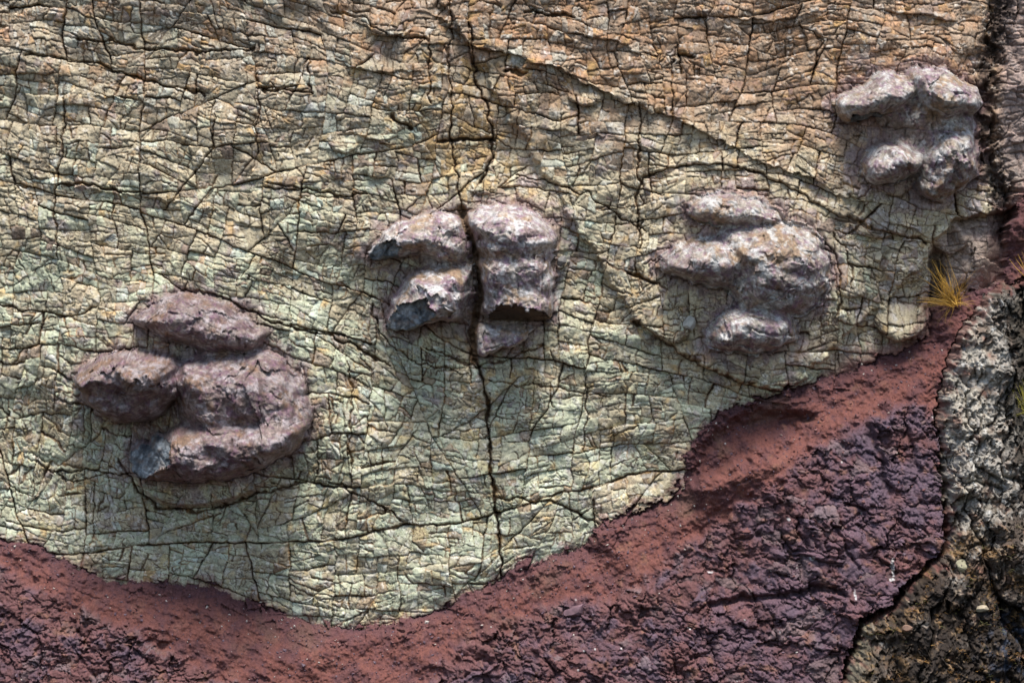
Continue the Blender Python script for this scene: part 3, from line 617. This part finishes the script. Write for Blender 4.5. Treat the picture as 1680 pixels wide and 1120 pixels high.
mCast = ct & ~inB; mCrop = inC; mMud = inB & ~inC & (gate > .5); mSoil = inB & ~inC & ~mMud; mWall = ~inB & ~ct
cliff = root('cliff_face', kind='structure', label='pale green and tan fractured rock face with joints and bedding cracks')
split(cliff, 'rock_block', blk, mWall, M_CL, 300, 'rock_fragments')
soilo = patch('soil_slope', QF[np.where(lab_of(mSoil))[0]], M_SO); soilo['kind'] = 'structure'; soilo['label'] = 'loose red soil lying along the foot of the cliff'
mud = root('mudstone_bank', kind='structure', label='crumbly purple mudstone bank below the red soil')
split(mud, 'mudstone_block', mjs, mMud, M_MU, 300, 'mudstone_crumbs', .02)
crop = root('rock_outcrop', kind='structure', label='dark lichen-covered outcrop at the right edge')
split(crop, 'outcrop_block', ocb, mCrop, M_OC, 300, 'outcrop_fragments', .03)
for ci, c in enumerate(CASTS):
    r_ = root('footprint_cast', c['label'], 'footprint cast', group='three-toed footprint casts bulging from the cliff')
    ys_ = [q_ for p in c['pads'] for q_ in p[1]]
    loc = ((np.mean([a for a, b in ys_]) - 840) / PX, 0, (560 - max(b for a, b in ys_)) / PX)
    r_.location = loc
    for pid, (pc, kind, fl) in PADS.items():
        if pc != ci: continue
        fs = np.where(lab_of((Pad == pid) & mCast))[0]
        if len(fs) < 20: continue
        o = patch(kind, QF[fs], M_CA, None, .05); o.parent = r_; o.matrix_parent_inverse = r_.matrix_basis.inverted()
        o.location = (0, 0, 0)
        if fl: o['label'] = fl

# ------------------------------------------------------------------ surface lookup for things that stand on it
def hat(px, py):
    i = int(np.clip(np.searchsorted(XS, px), 0, NX - 1)); j = int(np.clip(np.searchsorted(YS, py), 0, NY - 1)); return float(Htot[j, i])
def wpt(px, py, h=None): return Vector(((px - 840) / PX, -(hat(px, py) if h is None else h) / PX, (560 - py) / PX))

# grass tussocks
def mesh_obj(name, vs, fs, mats, mi=None):
    me = bpy.data.meshes.new(name); me.from_pydata(vs, [], fs)
    for m in mats: me.materials.append(m)
    if mi: me.polygons.foreach_set('material_index', mi)
    me.update(); o = bpy.data.objects.new(name, me); C.objects.link(o); return o
def blades(vs, fs, base, n, length, amean, aspread, width, R, droop=.35, outw=.5):
    for k in range(n):
        a = math.radians(R.gauss(amean, aspread)); L = length * R.uniform(.45, 1.1)
        d = Vector((math.cos(a), -abs(R.gauss(0, outw)) * .6 - .1, math.sin(a))).normalized()
        p = base + Vector((R.gauss(0, .008), R.gauss(0, .006), R.gauss(0, .004)))
        s = Vector((R.uniform(-1, 1), R.uniform(-1, 1), 0)).normalized(); wd = width * R.uniform(.6, 1.2); b0 = len(vs); N = 7
        up = d.cross(Vector((0, 1, 0)))
        for i in range(N + 1):
            t = i / N; c_ = p + d * L * t + Vector((0, 0, -droop * L * t * t)) + s * .10 * L * math.sin(t * 3 + k) + Vector((.05 * L * math.sin(k * 2.3) * t * t, 0, 0))
            r = wd * (1 - t * .92)
            for q_ in range(3):
                an = q_ * 2.094; vs.append(c_ + Vector((math.cos(an) * r, math.sin(an) * r, math.sin(an + 1) * r)))
        for i in range(N):
            for q_ in range(3):
                A = b0 + i * 3 + q_; B = b0 + i * 3 + (q_ + 1) % 3; fs.append((A, B, B + 3, A + 3))
M_G1 = plain('dry_golden_grass', (.55, .31, .05), .6, .4, 20); M_G2 = plain('yellow_green_grass', (.30, .26, .04), .6, .45, 20)
def tussock(px, py, specs, mat, label, seed, hup=6):
    R = random.Random(seed); b = wpt(px, py, hat(px, py) + hup); vs, fs = [], []
    R.seed(seed * 7)
    for (n, L, a, sp, dr, wd) in specs: blades(vs, fs, Vector((0, 0, 0)), n, L, a, sp, wd, R, dr)
    o = mesh_obj('grass_tussock', vs, fs, [mat]); o.location = b; o['label'] = label; o['category'] = 'grass tuft'
    return o
tussock(1562, 500, [(44, .23, 108, 9, .12, .0015), (30, .17, 165, 9, .12, .0014), (18, .20, 68, 7, .1, .0014), (18, .14, 130, 16, .2, .0013), (8, .11, -130, 20, .1, .0008), (6, .10, 25, 10, .2, .0011), (50, .07, 95, 40, .4, .0012)],
        M_G1, 'dry golden grass tussock growing where red soil meets the cliff', 3, 14)
tussock(1668, 672, [(60, .15, 95, 20, .1, .0016), (16, .10, 200, 30, .3, .0013), (12, .07, -90, 30, .2, .001)], M_G2, 'small yellow-green grass tuft on the dark outcrop at the right edge', 4, 10)
tussock(1684, 462, [(40, .14, 100, 18, .1, .0015)], M_G1, 'sparse orange grass tuft on top of the outcrop at the right edge', 5, 8)

# loose stones
def stone(name, px, py, sx, sy, sz, colr, seed, label, tilt=0, sink=.45):
    R = np.random.RandomState(seed)
    import bmesh
    bm = bmesh.new(); bmesh.ops.create_icosphere(bm, subdivisions=3, radius=1)
    pl = [(Vector(R.randn(3)).normalized(), R.uniform(.55, .85)) for _ in range(11)]
    for v_ in bm.verts:
        p = v_.co.copy()
        for n_, dd in pl:
            t = p.dot(n_)
            if t > dd: p -= n_ * (t - dd)
        v_.co = Vector((p.x * sx / PX, p.y * sz / PX, p.z * sy / PX))
    me = bpy.data.meshes.new(name); bm.to_mesh(me); bm.free(); me.materials.append(plain(name + '_stone', colr, .8, .35, 40))
    o = bpy.data.objects.new(name, me); C.objects.link(o)
    o.location = wpt(px, py, hat(px, py) + sz * sink); o.rotation_euler = (0, math.radians(tilt), 0)
    if label: o['label'] = label; o['category'] = 'stone'
    return o
stone('loose_stone', 943, 996, 23, 12, 14, (.15, .085, .10), 1, 'tilted purple stone slab with a sharp edge sticking up from the bank', -28)
stone('loose_stone', 1129, 531, 11, 13, 9, (.42, .40, .34), 2, 'small pale stone wedged below the lilac cast beside the curved crack', 10)
stone('loose_stone', 921, 428, 10, 9, 9, (.15, .14, .13), 3, 'small dark grey stone beside the right edge of the split cast')
stone('loose_stone', 1556, 916, 16, 12, 14, (.27, .25, .16), 4, 'yellowish stone wedged in the dark outcrop', 20)
stone('loose_stone', 1460, 1010, 9, 7, 8, (.22, .13, .09), 5, 'small brown stone low in the dark outcrop', 10)
stone('loose_stone', 1578, 978, 13, 6, 9, (.35, .29, .20), 6, 'light tan stone on the dark outcrop above the wet corner', -6)
stone('loose_stone', 1438, 424, 7, 9, 7, (.45, .38, .25), 8, 'small cream stone stuck to the cliff between the lilac cast and the grass', 12)
RM = random.Random(11); RN = np.random.RandomState(8); vs, fs, mi = [], [], []
tries = 0
while tries < 900:
    px = RN.uniform(1400, 1690); py = RN.uniform(850, 1110); i = np.searchsorted(XS, px); j = np.searchsorted(YS, py)
    tries += 1
    if not mCrop[j, i] or n5[j, i] < -.05 or n2[j, i] < -.1: continue
    b_ = wpt(px, py); nv = len(fs)
    blades(vs, fs, b_, RM.randint(3, 6), RM.uniform(.012, .034), RM.uniform(50, 130), 40, .0011, RM, .5, 1.0)
    mi += [RM.choice([0, 0, 1, 2])] * (len(fs) - nv)
M_M = [plain('ochre_moss', (.26, .13, .03)), plain('olive_moss', (.12, .11, .03)), plain('brown_moss', (.12, .06, .025))]
ms_ = mesh_obj('dry_moss', vs, fs, M_M, mi); ms_['kind'] = 'stuff'; ms_['label'] = 'ochre and brown dry moss on the dark lower outcrop'
# pebbles strewn over the soil (uncountable)
R = np.random.RandomState(5); vs, fs, mi = [], [], []
ok = 0
M_P = [plain('red_pebbles', (.15, .06, .055)), plain('pale_pebbles', (.48, .43, .38)), plain('purple_pebbles', (.12, .075, .095))]
msoil = mSoil | mMud
while ok < 3600:
    px = R.uniform(-60, 1560); py = R.uniform(560, 1180)
    i = np.searchsorted(XS, px); j = np.searchsorted(YS, py)
    if j >= NY or not msoil[j, i] or sdB[j, i] < 2: continue
    if mMud[j, i] and R.rand() < .75: continue
    ok += 1; r = (0.8 + R.gamma(1.6, .55)) / PX; b0 = len(vs); c_ = wpt(px, py)
    m_ = R.choice(3, p=[.55, .05, .40])
    if sdB[j, i] < 26 and R.rand() < .12: m_ = 1; r *= 1.7
    if m_ == 1: r *= .8
    base6 = [(1, 0, 0), (-1, 0, 0), (0, 1, 0), (0, -1, 0), (0, 0, 1), (0, 0, -1)]
    k = R.uniform(.5, 1.3, 3); rot = R.uniform(0, 6.28)
    for bx, by, bz in base6:
        x_ = bx * k[0] + R.randn() * .2; z_ = bz * k[2] * .8 + R.randn() * .2; y_ = by * k[1] + R.randn() * .2
        vs.append((c_[0] + r * (x_ * math.cos(rot) - z_ * math.sin(rot)), c_[1] + r * y_, c_[2] + r * (x_ * math.sin(rot) + z_ * math.cos(rot))))
    for f in ((0, 3, 4), (3, 1, 4), (1, 2, 4), (2, 0, 4), (3, 0, 5), (1, 3, 5), (2, 1, 5), (0, 2, 5)): fs.append(tuple(b0 + t for t in f)); mi.append(m_)
pb = mesh_obj('pebbles', vs, fs, M_P, mi); pb['kind'] = 'stuff'; pb['label'] = 'tiny pebbles and crumbs strewn over the red soil'
